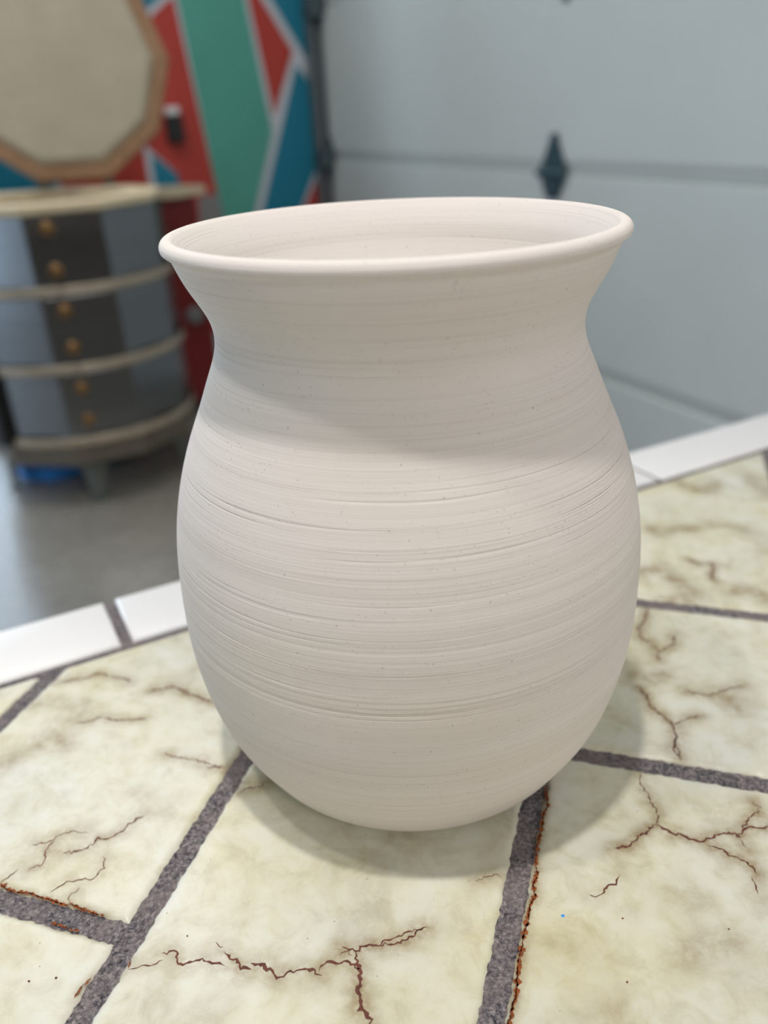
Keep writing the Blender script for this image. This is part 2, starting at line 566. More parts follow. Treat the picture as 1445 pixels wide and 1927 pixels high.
# ------------------------------------------------------------------ the tiled table
TH = 1.27618
AL = Vector((math.cos(TH), math.sin(TH)))              # along the tile columns
AC = Vector((-AL.y, AL.x))                             # across them
EN = (AL + AC) / math.sqrt(2)                          # outward over the white border
ET = (AL - AC) / math.sqrt(2)
N_IN, N_OUT, N_NEAR = 0.1555, 0.2135, -0.62
T0, T1 = -0.75, 0.95
GAP = 0.0094
table = thing('tiled_table', 'table topped with cream crackled stone-look tiles, dark grout and a white tile border', 'table', (0, 0, 0))


def tp(n, t, z):
    q = EN * n + ET * t
    return (q.x, q.y, z)


# tile columns: (across lo, hi, along joints)
P_ = 0.1437
COLS = [
    (0.362, 0.505, [-1.1 + P_ * k for k in range(9)] + [0.35]),
    (0.2187, 0.362, [-0.2 - P_ * k for k in range(6, -1, -1)] + [0.5]),
    (0.0755, 0.2187, [-0.147 - P_ * k for k in range(6, -1, -1)] + [0.5]),
    (-0.0676, 0.0755, [-0.196 - P_ * k for k in range(5, -1, -1)] + [0.03, 0.17, 0.5]),
    (-0.2125, -0.0676, [-0.17 - P_ * k for k in range(5, -1, -1)] + [-0.001, 0.1457, 0.5]),
    (-0.3575, -0.2125, [0.07 - P_ * k for k in range(7, -1, -1)] + [0.21, 0.60]),
    (-0.5010, -0.3575, [-0.03 - P_ * k for k in range(6, -1, -1)] + [0.11, 0.255, 0.7]),
    (-0.6447, -0.5010, [0.05 - P_ * k for k in range(6, -1, -1)] + [0.195, 0.34, 0.8]),
    (-0.7884, -0.6447, [-0.04 - P_ * k for k in range(6, -1, -1)] + [0.10, 0.245, 0.9]),
    (0.505, 0.65, [-1.1 + P_ * k for k in range(8)] + [0.2]),
]


def axis_samples(a, b, step):
    e = [0.0, 0.0004, 0.0009, 0.0016, 0.0026, 0.004]
    n = max(1, int(round((b - a - 0.008) / step)))
    mid = [a + 0.004 + (b - a - 0.008) * i / n for i in range(1, n)]
    return np.array([a + v for v in e] + mid + [b - v for v in e[::-1]])


TV, TF, TI = [], [], []
tv_count = 0


def wob(u, seed):
    return (np.sin(u * 310 + seed) * 0.35 + np.sin(u * 733 + seed * 2.3) * 0.3 + np.sin(u * 1490 + seed * 3.1) * 0.25 + np.sin(u * 2900 + seed * 5.7) * 0.2)


def emit_tile(a0, a1, b0, b1, seed):
    global tv_count
    ca, cb = (a0 + min(a1, 0.25)) / 2, (b0 + b1) / 2
    pos = AL * ca + AC * cb
    near = (pos - Vector((0.05, 0.02))).length < 0.36
    step = 0.0016 if near else 0.02
    A = axis_samples(a0, a1, step)
    B = axis_samples(b0, b1, step)
    ga, gb = np.meshgrid(A, B, indexing='ij')
    ea = np.minimum(ga - a0, a1 - ga)
    eb = np.minimum(gb - b0, b1 - gb)
    e = np.minimum(ea, eb)
    z = np.where(e < 0.0026, -0.0016 * (1 - np.clip(e / 0.0026, 0, 1)) ** 2, 0.0)
    amp = 0.00075
    wa = np.clip(1 - ea / 0.006, 0, 1) * amp
    wb = np.clip(1 - eb / 0.006, 0, 1) * amp
    ga2 = ga + wa * wob(gb, seed) * np.where(ga - a0 < a1 - ga, 1, -1)
    gb2 = gb + wb * wob(ga, seed + 4) * np.where(gb - b0 < b1 - gb, 1, -1)
    x = AL.x * ga2 + AC.x * gb2
    y = AL.y * ga2 + AC.y * gb2
    na, nb = ga.shape
    V = np.stack([x.ravel(), y.ravel(), z.ravel()], 1)
    idx = np.arange(na * nb).reshape(na, nb)
    F = np.stack([idx[:-1, :-1], idx[1:, :-1], idx[1:, 1:], idx[:-1, 1:]], -1).reshape(-1, 4)
    # skirt down to the grout bed
    ring = np.concatenate([idx[:, 0], idx[-1, 1:], idx[::-1, -1][1:], idx[0, ::-1][1:-1]])
    S = V[ring].copy(); S[:, 2] = -0.006
    sb = len(V) + np.arange(len(ring))
    V = np.concatenate([V, S])
    nxt = np.roll(np.arange(len(ring)), -1)
    FS = np.stack([ring, sb, sb[nxt], ring[nxt]], -1)
    F = np.concatenate([F, FS])
    # trim at the border (45 degrees) and at the table's other edges
    nn = V[:, 0] * EN.x + V[:, 1] * EN.y
    tt = V[:, 0] * ET.x + V[:, 1] * ET.y
    lim = ((EN, N_IN - 0.0072), (-EN, 0.552), (ET, 0.88), (-ET, 0.68))
    if any((V[:, 0] * d.x + V[:, 1] * d.y).min() > l for d, l in lim):
        return
    if any((V[:, 0] * d.x + V[:, 1] * d.y).max() > l for d, l in lim):
        bm = bmesh.new()
        vs = [bm.verts.new(v) for v in V]
        for f in F:
            bm.faces.new([vs[i] for i in f])
        for d, l in lim:
            bmesh.ops.bisect_plane(bm, geom=bm.verts[:] + bm.edges[:] + bm.faces[:], dist=1e-6,
                                   plane_co=(d.x * l, d.y * l, 0), plane_no=(d.x, d.y, 0), clear_outer=True)
        bm.verts.index_update()
        V = np.array([v.co[:] for v in bm.verts])
        fl = [[v.index for v in f.verts] for f in bm.faces]
        bm.free()
        if not len(V):
            return
    else:
        fl = F.tolist()
    TV.append(V)
    TF.extend([[i + tv_count for i in f] for f in fl])
    TI.extend([0] * len(fl))
    tv_count += len(V)


sd = 0.0
for b0, b1, joints in COLS:
    for a0, a1 in zip(joints, joints[1:]):
        sd += 1.7
        emit_tile(a0 + GAP / 2, a1 - GAP / 2, b0 + GAP / 2, b1 - GAP / 2, sd)
TVa = np.concatenate(TV)

# crackle lines, rusty chipped edges and the stains around them (points in 0.1 mm on the table)
CRACKS = [
    ('c', 0.45, 0.5, [(-1124,-1335),(-1116,-1333),(-1087,-1328),(-1064,-1318),(-1038,-1322),(-1012,-1304),(-998,-1299)]),
    ('c', 0.7, 0.7, [(-1010,-1271),(-981,-1263),(-963,-1261),(-949,-1289),(-935,-1317),(-915,-1323),(-878,-1310),(-844,-1298),(-816,-1312),(-789,-1319),(-751,-1331)]),
    ('c', 0.4, 0.3, [(-806,-1230),(-792,-1246),(-771,-1250)]),
    ('c', 1, 0.8, [(-767,-1269),(-743,-1290),(-725,-1307),(-697,-1322),(-690,-1346),(-669,-1341),(-647,-1349)]),
    ('c', 1.1, 0.8, [(-656,-1323),(-625,-1328),(-598,-1343),(-577,-1347),(-559,-1371),(-547,-1387),(-523,-1382),(-510,-1364),(-476,-1358),(-446,-1353),(-406,-1358),(-379,-1381)]),
    ('c', 0.8, 0.8, [(-390,-1365),(-372,-1336),(-348,-1326),(-317,-1336),(-287,-1326),(-256,-1354),(-236,-1360)]),
    ('c', 1.2, 1, [(-254,-1283),(-257,-1316),(-245,-1327),(-241,-1359),(-231,-1375),(-235,-1411),(-245,-1442),(-233,-1472),(-227,-1506),(-236,-1516),(-207,-1531),(-197,-1566),(-183,-1592)]),
    ('c', 0.7, 1, [(-311,-1265),(-290,-1274),(-259,-1286),(-239,-1267),(-203,-1260),(-177,-1264),(-152,-1268),(-121,-1263),(-94,-1255),(-65,-1247),(-38,-1232),(-10,-1203),(22,-1193)]),
    ('c', 0.35, 0.8, [(-268,-1305),(-299,-1288),(-314,-1304)]),
    ('c', 0.7, 0.8, [(-1265,-571),(-1300,-601),(-1328,-631),(-1334,-654),(-1364,-675),(-1404,-703),(-1444,-690),(-1450,-709),(-1454,-734),(-1484,-752),(-1515,-765),(-1560,-773),(-1579,-770)]),
    ('c', 0.45, 0.7, [(-1496,-662),(-1553,-655),(-1574,-648),(-1612,-662),(-1633,-672),(-1652,-701),(-1684,-714),(-1736,-720)]),
    ('c', 0.5, 0.8, [(-1636,-679),(-1647,-716),(-1654,-745),(-1655,-781),(-1644,-803),(-1645,-831),(-1675,-844),(-1698,-861)]),
    ('c', 0.4, 0.5, [(-1382,-792),(-1370,-849),(-1375,-869),(-1381,-890),(-1395,-916),(-1452,-917),(-1506,-925),(-1531,-951),(-1556,-976)]),
    ('c', 0.5, 0.5, [(-1796,-917),(-1779,-902),(-1756,-875),(-1742,-851)]),
    ('c', 0.4, 0.5, [(-1439,-954),(-1447,-980),(-1467,-999),(-1452,-1031)]),
    ('r', 1.5, 0.8, [(-1794,-921),(-1759,-949),(-1705,-971),(-1645,-979),(-1591,-1001),(-1542,-1013),(-1489,-1036),(-1452,-1046)]),
    ('r', 1.3, 0.8, [(-1457,-1031),(-1403,-1060),(-1353,-1078),(-1286,-1099)]),
    ('r', 1, 0.5, [(-1501,-1122),(-1453,-1135),(-1414,-1155),(-1367,-1166)]),
    ('r', 0.9, 0.5, [(-1253,-1366),(-1267,-1386),(-1283,-1411),(-1293,-1442)]),
    ('r', 0.7, 0.5, [(-1122,-1295),(-1125,-1333)]),
    ('c', 0.9, 1, [(837,-843),(867,-839),(902,-836),(937,-809),(957,-781),(1003,-760),(1020,-739),(1054,-725)]),
    ('c', 0.5, 0.8, [(1054,-725),(1081,-673),(1082,-627),(1062,-594),(1073,-554),(1058,-521),(1051,-479),(1076,-411)]),
    ('c', 0.9, 1, [(1054,-725),(1065,-726),(1087,-749),(1109,-772),(1138,-773),(1165,-796),(1194,-812),(1218,-824),(1269,-808),(1288,-787),(1331,-781),(1363,-787),(1390,-805),(1415,-770),(1452,-750),(1478,-758),(1537,-753)]),
    ('c', 0.6, 1, [(1415,-770),(1452,-720),(1496,-684),(1528,-662),(1542,-670)]),
    ('c', 0.3, 0.8, [(1522,-677),(1529,-631),(1523,-599)]),
    ('c', 0.7, 1, [(1235,-842),(1270,-855),(1294,-865),(1304,-900),(1339,-909),(1364,-930),(1381,-958),(1387,-997)]),
    ('c', 0.6, 0.5, [(1361,-1009),(1361,-1035),(1359,-1054),(1352,-1091)]),
    ('c', 0.35, 0.9, [(1385,-805),(1390,-834),(1393,-862)]),
    ('c', 0.65, 0.3, [(685,-1067),(694,-1074),(722,-1073),(750,-1045),(776,-1024),(803,-1025),(816,-996),(832,-974)]),
    ('c', 0.6, 0.8, [(1343,-147),(1312,-184),(1287,-240),(1304,-269),(1283,-314)]),
    ('r', 1.5, 0.9, [(610,-475),(603,-590),(568,-651),(549,-727),(517,-813),(493,-924)]),
    ('r', 1.6, 0.9, [(493,-924),(492,-964),(468,-1015),(465,-1066),(436,-1114),(416,-1174),(387,-1265)]),
    ('r', 1.7, 0.9, [(387,-1265),(365,-1341),(345,-1414),(332,-1474),(309,-1532),(293,-1579),(283,-1625)]),
    ('c', 0.5, 0.5, [(-172,-1269),(-152,-1248),(-121,-1243),(-90,-1227),(-58,-1211),(-16,-1204),(11,-1193)]),
    ('c', 0.3, 0.7, [(229,-987),(281,-969),(327,-958),(346,-978)]),
    ('s', 0, 0.6, [(1001,-1329),(1057,-1309),(1113,-1294),(1185,-1288)]),
    ('s', 0, 0.45, [(1038,-1086),(1074,-1075),(1087,-1100)]),
    ('s', 0, 0.4, [(600,-1559),(660,-1542)]),
    ('c', 0.8, 1, [(1226,244),(1259,148),(1256,58),(1304,-14),(1327,-84),(1318,-149),(1319,-181),(1288,-227),(1273,-258),(1291,-304),(1286,-334)]),
    ('c', 0.5, 0.9, [(1325,-92),(1366,-69),(1421,-38),(1489,-21)]),
    ('c', 0.8, 1, [(1505,996),(1444,852),(1392,784),(1374,693),(1400,646),(1431,622)]),
    ('c', 0.8, 1, [(1428,611),(1444,534),(1494,574),(1557,614),(1565,680),(1598,701)]),
    ('c', 0.6, 0.9, [(1444,534),(1422,503),(1425,451)]),
    ('c', 0.6, 0.9, [(1469,182),(1521,161),(1581,130),(1651,163),(1704,178),(1787,211)]),
    ('s', 0, 0.9, [(1656,144),(1670,88),(1696,34)]),
    ('s', 0, 0.9, [(1216,392),(1264,339),(1325,296),(1396,331)]),
    ('s', 0, 1, [(1573,1442),(1709,1476),(1755,1384),(1806,1266),(1835,1182),(1774,1080),(1660,1075)]),
    ('c', 1, 1, [(1951,1578),(2004,1512),(2092,1505),(2051,1390),(2017,1335),(2039,1276)]),
    ('s', 0, 1, [(1830,2053),(1868,1962),(1946,2007),(2115,2027)]),
    ('s', 0, 1, [(2256,2896),(2299,2802),(2395,2662),(2495,2695),(2567,2796)]),
    ('s', 0, 1, [(2101,1135),(2176,1183),(2237,1125),(2257,1070)]),
    ('s', 0, 0.7, [(2296,2083),(2391,2074),(2477,1959)]),
    ('s', 0, 0.8, [(2886,2920),(2869,2743),(2904,2610)]),
    ('c', 0.9, 0.9, [(-2043,454),(-1959,481),(-1880,493),(-1833,540),(-1758,502),(-1679,481),(-1614,436)]),
    ('c', 0.9, 1, [(-1481,357),(-1419,353),(-1376,382),(-1321,363),(-1259,313),(-1205,294),(-1159,261),(-1091,220)]),
    ('c', 0.5, 0.8, [(-1333,372),(-1288,354),(-1246,320)]),
    ('c', 0.7, 0.7, [(-1810,106),(-1734,109),(-1706,143),(-1662,127),(-1611,117),(-1540,106),(-1436,114)]),
    ('s', 0, 0.9, [(-1962,-51),(-1920,-13),(-1858,-3),(-1809,-59)]),
    ('c', 0.5, 0.7, [(-1278,-157),(-1202,-193),(-1126,-209),(-1049,-238),(-990,-265),(-944,-273)]),
    ('s', 0, 0.8, [(-2094,-224),(-2073,-188),(-2052,-151)]),
    ('s', 0, 0.7, [(-2105,269),(-2015,294),(-1916,243),(-1820,253),(-1825,150),(-1879,138)]),
    ('c', 0.5, 0.9, [(-1044,-260),(-1012,-272),(-982,-273),(-944,-280)]),
    ('c', 0.6, 0.9, [(-877,-434),(-859,-397),(-825,-384)]),
    ('c', 0.5, 0.9, [(-843,-450),(-798,-419),(-749,-416),(-724,-394)]),
]
segs = []
for kind, wid, amp, pts in CRACKS:
    for p, q in zip(pts, pts[1:]):
        segs.append((p[0] * 1e-4, p[1] * 1e-4, q[0] * 1e-4, q[1] * 1e-4, amp, 0.0055 if kind == 's' else 0.0034 if kind == 'c' else 0.002))
stain = np.zeros(len(TVa))
for x0, y0, x1, y1, amp, sg in segs:
    near = np.where((abs(TVa[:, 0] - (x0 + x1) / 2) < abs(x1 - x0) / 2 + 0.02) & (abs(TVa[:, 1] - (y0 + y1) / 2) < abs(y1 - y0) / 2 + 0.02))[0]
    if not len(near):
        continue
    px, py = TVa[near, 0] - x0, TVa[near, 1] - y0
    dx, dy = x1 - x0, y1 - y0
    L2 = dx * dx + dy * dy + 1e-12
    t = np.clip((px * dx + py * dy) / L2, 0, 1)
    d2 = (px - t * dx) ** 2 + (py - t * dy) ** 2
    stain[near] = np.maximum(stain[near], amp * np.exp(-d2 / (2 * sg * sg)))

extra_v = []


def strip(pts, wid, m, ragged):
    """a jagged flat ribbon lying on the glaze"""
    P = [Vector((x * 1e-4, y * 1e-4)) for x, y in pts]
    step = 0.0006 if ragged else 0.0010
    fine = [P[0]]
    for a, b in zip(P, P[1:]):
        n = max(1, int((b - a).length / step))
        nrm = Vector((-(b - a).y, (b - a).x)).normalized() if (b - a).length > 0 else Vector((0, 0))
        for i in range(1, n + 1):
            q = a.lerp(b, i / n)
            if i < n:
                q = q + nrm * random.gauss(0, 0.00018 if ragged else 0.0005)
            fine.append(q)
    m_ = len(fine)
    s0 = random.uniform(0, 100)
    L, R = [], []
    for i, q in enumerate(fine):
        d = fine[min(i + 1, m_ - 1)] - fine[max(i - 1, 0)]
        if d.length < 1e-9:
            d = Vector((1, 0))
        nrm = Vector((-d.y, d.x)).normalized()
        taper = min(1.0, (i + 0.25) / 2.5, (m_ - 1 - i + 0.25) / 2.5)
        if ragged:
            v = mnoise.noise((s0 + i * 0.33, 0.0, 0.0)) + 0.5 * mnoise.noise((s0 + i * 0.9, 5.0, 0.0))
            f = max(0.06, 0.62 + 1.25 * v)
            kl, kr = f * random.uniform(0.7, 1.2), f * random.uniform(0.4, 1.2)
        else:
            kl = kr = random.uniform(0.4, 1.6)
        ww = wid * 1e-3 * 0.5 * taper
        L.append(q + nrm * ww * kl)
        R.append(q - nrm * ww * kr)
    b = tv_count + len(extra_v)
    for l, r in zip(L, R):
        extra_v.append((l.x, l.y, 0.00012)); extra_v.append((r.x, r.y, 0.00012))
    for i in range(m_ - 1):
        TF.append([b + 2 * i, b + 2 * i + 1, b + 2 * i + 3, b + 2 * i + 2]); TI.append(m)


for kind, wid, amp, pts in CRACKS:
    if kind == 'c':
        strip(pts, wid, 1, False)
    elif kind == 'r':
        strip(pts, wid * 1.5, 2, True)
        strip([(x + random.randint(-5, 5), y + random.randint(-5, 5)) for x, y in pts], wid * 0.45, 1, True)
# a few tiny glaze flecks: one blue, the rest brown
for (x, y), rr, m in (((0.0560, -0.1160), 0.0007, 3), ((0.0790, -0.1180), 0.0004, 1), ((0.118, -0.124), 0.0004, 1), ((0.074, -0.144), 0.0004, 1), ((-0.149, -0.137), 0.0005, 1), ((-0.139, -0.136), 0.0005, 1), ((-0.0925, -0.120), 0.0004, 1)):
    b = tv_count + len(extra_v)
    for i in range(7):
        a = 2 * PI * i / 7
        extra_v.append((x + rr * math.cos(a) * random.uniform(0.7, 1.3), y + rr * math.sin(a) * random.uniform(0.7, 1.3), 0.00014))
    TF.append(list(range(b, b + 7))); TI.append(m)
verts = np.concatenate([TVa, np.array(extra_v)])
tiles = mesh_obj('tile_surface', verts, TF, [M['tile'], M['crack'], M['crust'], M['blue']], table, idx=TI, smooth=True, loc=(0, 0, TABLE_Z))
at = tiles.data.attributes.new('stain', 'FLOAT', 'POINT')
at.data.foreach_set('value', np.concatenate([stain, np.zeros(len(extra_v))]).astype(np.float32))

# grout bed
bm = bmesh.new()
q = [tp(N_OUT - 0.003, T0 + 0.003, 0), tp(N_OUT - 0.003, T1 - 0.003, 0), tp(N_NEAR + 0.003, T1 - 0.003, 0), tp(N_NEAR + 0.003, T0 + 0.003, 0)]
add_prism(bm, [(x, y, TABLE_Z - 0.008) for x, y, _ in q], (0, 0, 0.0066))
bm_obj('grout_bed', bm, M['grout'], table)
# white border tiles on all four sides
bm = bmesh.new()


def border_piece(n0, n1, t0, t1):
    b2 = bmesh.new()
    add_prism(b2, [tp(n0, t0, TABLE_Z - 0.008), tp(n0, t1, TABLE_Z - 0.008), tp(n1, t1, TABLE_Z - 0.008), tp(n1, t0, TABLE_Z - 0.008)], (0, 0, 0.0088))
    bmesh.ops.bevel(b2, geom=[e for e in b2.edges if all(v.co.z > TABLE_Z - 0.004 for v in e.verts)], offset=0.0028, segments=4, profile=0.5, affect='EDGES')
    tmp = bpy.data.meshes.new('tmp'); b2.to_mesh(tmp); b2.free()
    bm.from_mesh(tmp); bpy.data.meshes.remove(tmp)


jt = [-0.75, -0.557, -0.336, -0.115, 0.1065, 0.328, 0.5495, 0.771, 0.95]
for t0, t1 in zip(jt, jt[1:]):
    border_piece(N_IN, N_OUT, t0 + (0.0036 if t0 < 0 else 0.0022), t1 - (0.0036 if t1 < 0 else 0.0022))
    border_piece(N_NEAR, N_NEAR + 0.058, t0 + 0.0025, t1 - 0.0025)
for n0 in (-0.557, -0.38, -0.203, -0.026):
    border_piece(n0 + 0.002, n0 + 0.175, T0, T0 + 0.058)
    border_piece(n0 + 0.002, n0 + 0.175, T1 - 0.058, T1)
bm_obj('border_tiles', bm, M['white_tile'], table, smooth=True)
# board, apron and legs beneath
bm = bmesh.new()
add_prism(bm, [tp(N_OUT, T0, TABLE_Z - 0.034), tp(N_OUT, T1, TABLE_Z - 0.034), tp(N_NEAR, T1, TABLE_Z - 0.034), tp(N_NEAR, T0, TABLE_Z - 0.034)], (0, 0, 0.026))
bm_obj('table_board', bm, M['wood'], table, bevel=0.003)
bm = bmesh.new()
for n0, n1, t0, t1 in ((0.13, 0.155, T0 + .06, T1 - .06), (N_NEAR + .06, N_NEAR + .085, T0 + .06, T1 - .06), (N_NEAR + .085, 0.13, T0 + .06, T0 + .085), (N_NEAR + .085, 0.13, T1 - .085, T1 - .06)):
    add_prism(bm, [tp(n0, t0, TABLE_Z - 0.12), tp(n0, t1, TABLE_Z - 0.12), tp(n1, t1, TABLE_Z - 0.12), tp(n1, t0, TABLE_Z - 0.12)], (0, 0, 0.086))
bm_obj('apron', bm, M['wood'], table)
for n0, t0 in ((0.10, T0 + 0.09), (0.10, T1 - 0.15), (N_NEAR + 0.09, T0 + 0.09), (N_NEAR + 0.09, T1 - 0.15)):
    bm = bmesh.new()
    add_prism(bm, [tp(n0, t0, 0), tp(n0, t0 + .06, 0), tp(n0 + .06, t0 + .06, 0), tp(n0 + .06, t0, 0)], (0, 0, TABLE_Z - 0.034))
    bm_obj('leg', bm, M['wood'], table, bevel=0.004)

# ------------------------------------------------------------------ the vase
ZK = np.array([0, .006, .015, .03, .05, .075, .1, .125, .15, .17, .182, .192, .2, .208, .22, .232, .244])
RK = np.array([0.06607, 0.07661, 0.08416, 0.09232, 0.09915, 0.10342, 0.10413, 0.10259, 0.09734, 0.09008, 0.08472, 0.0805, 0.07712, 0.07487, 0.07624, 0.08244, 0.0872])
VH = 0.25


def spline(zk, rk):
    n = len(zk); h = np.diff(zk); A = np.zeros((n, n)); d = np.zeros(n); A[0, 0] = A[-1, -1] = 1
    for i in range(1, n - 1):
        A[i, i - 1] = h[i - 1]; A[i, i] = 2 * (h[i - 1] + h[i]); A[i, i + 1] = h[i]
        d[i] = 6 * ((rk[i + 1] - rk[i]) / h[i] - (rk[i] - rk[i - 1]) / h[i - 1])
    m = np.linalg.solve(A, d)

    def f(z):
        i = np.clip(np.searchsorted(zk, z) - 1, 0, n - 2); a = zk[i + 1] - z; b = z - zk[i]; hh = h[i]
        return m[i] * a**3 / (6 * hh) + m[i + 1] * b**3 / (6 * hh) + (rk[i] / hh - m[i] * hh / 6) * a + (rk[i + 1] / hh - m[i + 1] * hh / 6) * b
    return f


rf = spline(ZK, RK)
prof = [(0.0, 0.0), (0.03, 0.0), (0.058, 0.0), (0.0625, 0.0003), (0.0652, 0.0012)]
zz = np.concatenate([np.linspace(0.0022, 0.03, 40), np.linspace(0.0305, 0.2425, 440)])
prof += list(zip(rf(zz), zz))
lc, lz, lr = 0.0868, 0.2462, 0.0032
for a in np.radians(np.linspace(-22, 112, 22)):
    prof.append((lc + lr * math.cos(a), lz + lr * math.sin(a)))
r_b = float(rf(np.array([0.2365]))[0]) - 0.0082
for t in np.linspace(0.12, 0.95, 14):          # soft inner bevel leading down into the flare
    r0, z0 = prof[-1] if t == 0.12 else (pr0, pz0)
    pr0, pz0 = r0, z0
    prof.append((r0 + (r_b - r0) * t, z0 + (0.2365 - z0) * (0.65 * t + 0.35 * t * t)))
zi = np.linspace(0.236, 0.016, 150)
wall_t = np.interp(zi, [0.0, 0.05, 0.19, 0.236], [0.010, 0.009, 0.0084, 0.0082])
prof += list(zip(rf(zi) - wall_t, zi))
prof += [(0.062, 0.0125), (0.05, 0.0115), (0.02, 0.011), (0.0, 0.011)]
prof = np.array(prof)
SEG = 360
ang = np.linspace(0, 2 * PI, SEG, endpoint=False)
# shallow turned grooves cut into the clay
gz = rng.uniform(0.06, 0.212, 34)
gw = rng.uniform(0.0003, 0.0006, 34)
ga_ = rng.uniform(0.00001, 0.00006, 34)
gp = rng.uniform(0, 2 * PI, 34)
for k, (z_, w_, a_) in enumerate(((0.0915, 0.0007, 0.00015), (0.0965, 0.0005, 0.00010), (0.0850, 0.0005, 0.00009), (0.160, 0.0005, 0.00008), (0.118, 0.0005, 0.00009))):
    gz[k], gw[k], ga_[k] = z_, w_, a_
VV = []
outer = np.arange(len(prof)) < 5 + len(zz)
for k, (r, z) in enumerate(prof):
    if r == 0:
        VV.append(np.array([[0, 0, z]])); continue
    rr = np.full(SEG, r)
    if outer[k] and z > 0.03:
        zt = z + 0.0012 * np.sin(ang + 0.6) + 0.0005 * np.sin(2 * ang)
        for q in range(34):
            on = np.clip(0.55 + 0.75 * np.sin(ang + gp[q]), 0, 1)
            rr -= ga_[q] * on * np.exp(-((zt - gz[q]) / gw[q]) ** 2)
    x = rr * np.cos(ang); y = rr * np.sin(ang)
    zf = z + (-0.0043 * x + 0.003 * y) * (z / VH) ** 2
    xf = x + 0.00342 * z + 0.03911 * z * (VH - z)
    VV.append(np.stack([xf, y, np.broadcast_to(zf, x.shape)], 1))
starts = np.cumsum([0] + [len(v) for v in VV])
VF = []
ar = np.arange(SEG); nx = (ar + 1) % SEG
for k in range(len(VV) - 1):
    a, b = starts[k], starts[k + 1]
    if len(VV[k]) == 1:
        VF += [[a, b + j, b + i] for i, j in zip(ar, nx)]
    elif len(VV[k + 1]) == 1:
        VF += [[a + i, a + j, b] for i, j in zip(ar, nx)]
    else:
        VF += np.stack([a + ar, a + nx, b + nx, b + ar], 1).tolist()
vase = mesh_obj('vase', np.concatenate(VV), VF, M['clay'], smooth=True, loc=(0, 0, TABLE_Z + 0.0003))
tag(vase, 'large unglazed pale clay vase with brushed rings and flared rim on the tiled table', 'vase')

# ------------------------------------------------------------------ the kiln
KC = Vector((-1.004, 2.213, 0))
kiln = thing('pottery_kiln', 'round steel-jacketed pottery kiln on short legs with its lid standing open', 'kiln', KC, math.radians(26.5))


def deca(apo, z, rot=0.0):
    R = apo / math.cos(PI / 10)
    return [(R * math.cos(rot - PI / 2 - PI / 10 + i * PI / 5), R * math.sin(rot - PI / 2 - PI / 10 + i * PI / 5), z) for i in range(10)]


def deca_tube(bm, ao, ai, z0, z1, mtx=None):
    o0, o1, i0, i1 = deca(ao, z0), deca(ao, z1), deca(ai, z0), deca(ai, z1)
    R = [[bm.verts.new(p) for p in q] for q in (o0, o1, i1, i0)]
    for a, b in ((0, 1), (1, 2), (2, 3), (3, 0)):
        for i in range(10):
            j = (i + 1) % 10
            bm.faces.new((R[a][i], R[a][j], R[b][j], R[b][i]))
    if mtx is not None:
        bmesh.ops.transform(bm, matrix=mtx, verts=[v for r in R for v in r])


def kpart(name, fn, m, parent=kiln, **kw):
    bm = bmesh.new()
    fn(bm)
    return bm_obj(name, bm, m, parent, **kw)


kpart('base_slab', lambda bm: add_prism(bm, deca(0.312, 0.130), (0, 0, 0.066)), M['base'], bevel=0.004)
kpart('firebrick_wall', lambda bm: deca_tube(bm, 0.3065, 0.232, 0.197, 0.832), M['brick'])
for z0, z1 in ((0.197, 0.405), (0.405, 0.619), (0.619, 0.831)):
    kpart('jacket_section', lambda bm: deca_tube(bm, 0.310, 0.3067, z0 + 0.001, z1 - 0.001), M['steel'], bevel=0.0006, seg=1)
for z in (0.207, 0.422, 0.636):
    kpart('seam_band', lambda bm: add_lathe(bm, [(0.326, z - 0.012), (0.3285, z - 0.010), (0.3285, z + 0.010), (0.326, z + 0.012), (0.326, z - 0.012)], 60), M['band'])
kpart('top_rim', lambda bm: deca_tube(bm, 0.317, 0.228, 0.833, 0.856), M['brick'], bevel=0.004)
for z in (0.796, 0.688, 0.581, 0.478, 0.362, 0.266):
    mt = Matrix.Translation((-0.043, -0.310, z)) @ Matrix.Rotation(PI / 2, 4, 'X')
    kpart('peephole_plug', lambda bm: add_lathe(bm, [(0, 0), (0.019, 0), (0.019, 0.004), (0.012, 0.006), (0.011, 0.020), (0.008, 0.024), (0, 0.024)], 20, mt), M['plug'], smooth=False)
for k in range(5):
    a = math.radians(-74.7 - 72 * k) - math.radians(26.5)
    c_, s_ = math.cos(a), math.sin(a)
    mt = Matrix(((c_, -s_, 0, 0.262 * c_), (s_, c_, 0, 0.262 * s_), (0, 0, 1, 0), (0, 0, 0, 1)))

    def leg_fn(bm):
        # tapered angle-steel leg: wide at the ring, narrow at the foot
        for off, sg in ((0.0, 1), (0.0, -1)):
            add_prism(bm, [(0.028, 0.0, 0.129), (0.028 - 0.02, sg * 0.043, 0.129), (0.022, sg * 0.019, 0.004), (0.030, 0.0, 0.004)], (-0.006, 0, 0), mt)
        add_lathe(bm, [(0, 0), (0.022, 0), (0.022, 0.004), (0, 0.004)], 16, mt @ Matrix.Translation((0.022, 0, 0)))
    kpart('leg', leg_fn, M['leg'])
# dark switch box on the left flank
mt = Matrix.Rotation(math.radians(-62), 4, 'Z')


def box_fn(bm):
    add_box(bm, (-0.06, -0.352, 0.20), (0.07, -0.316, 0.44), mt)


cb = kpart('switch_box', box_fn, M['black'], bevel=0.005)
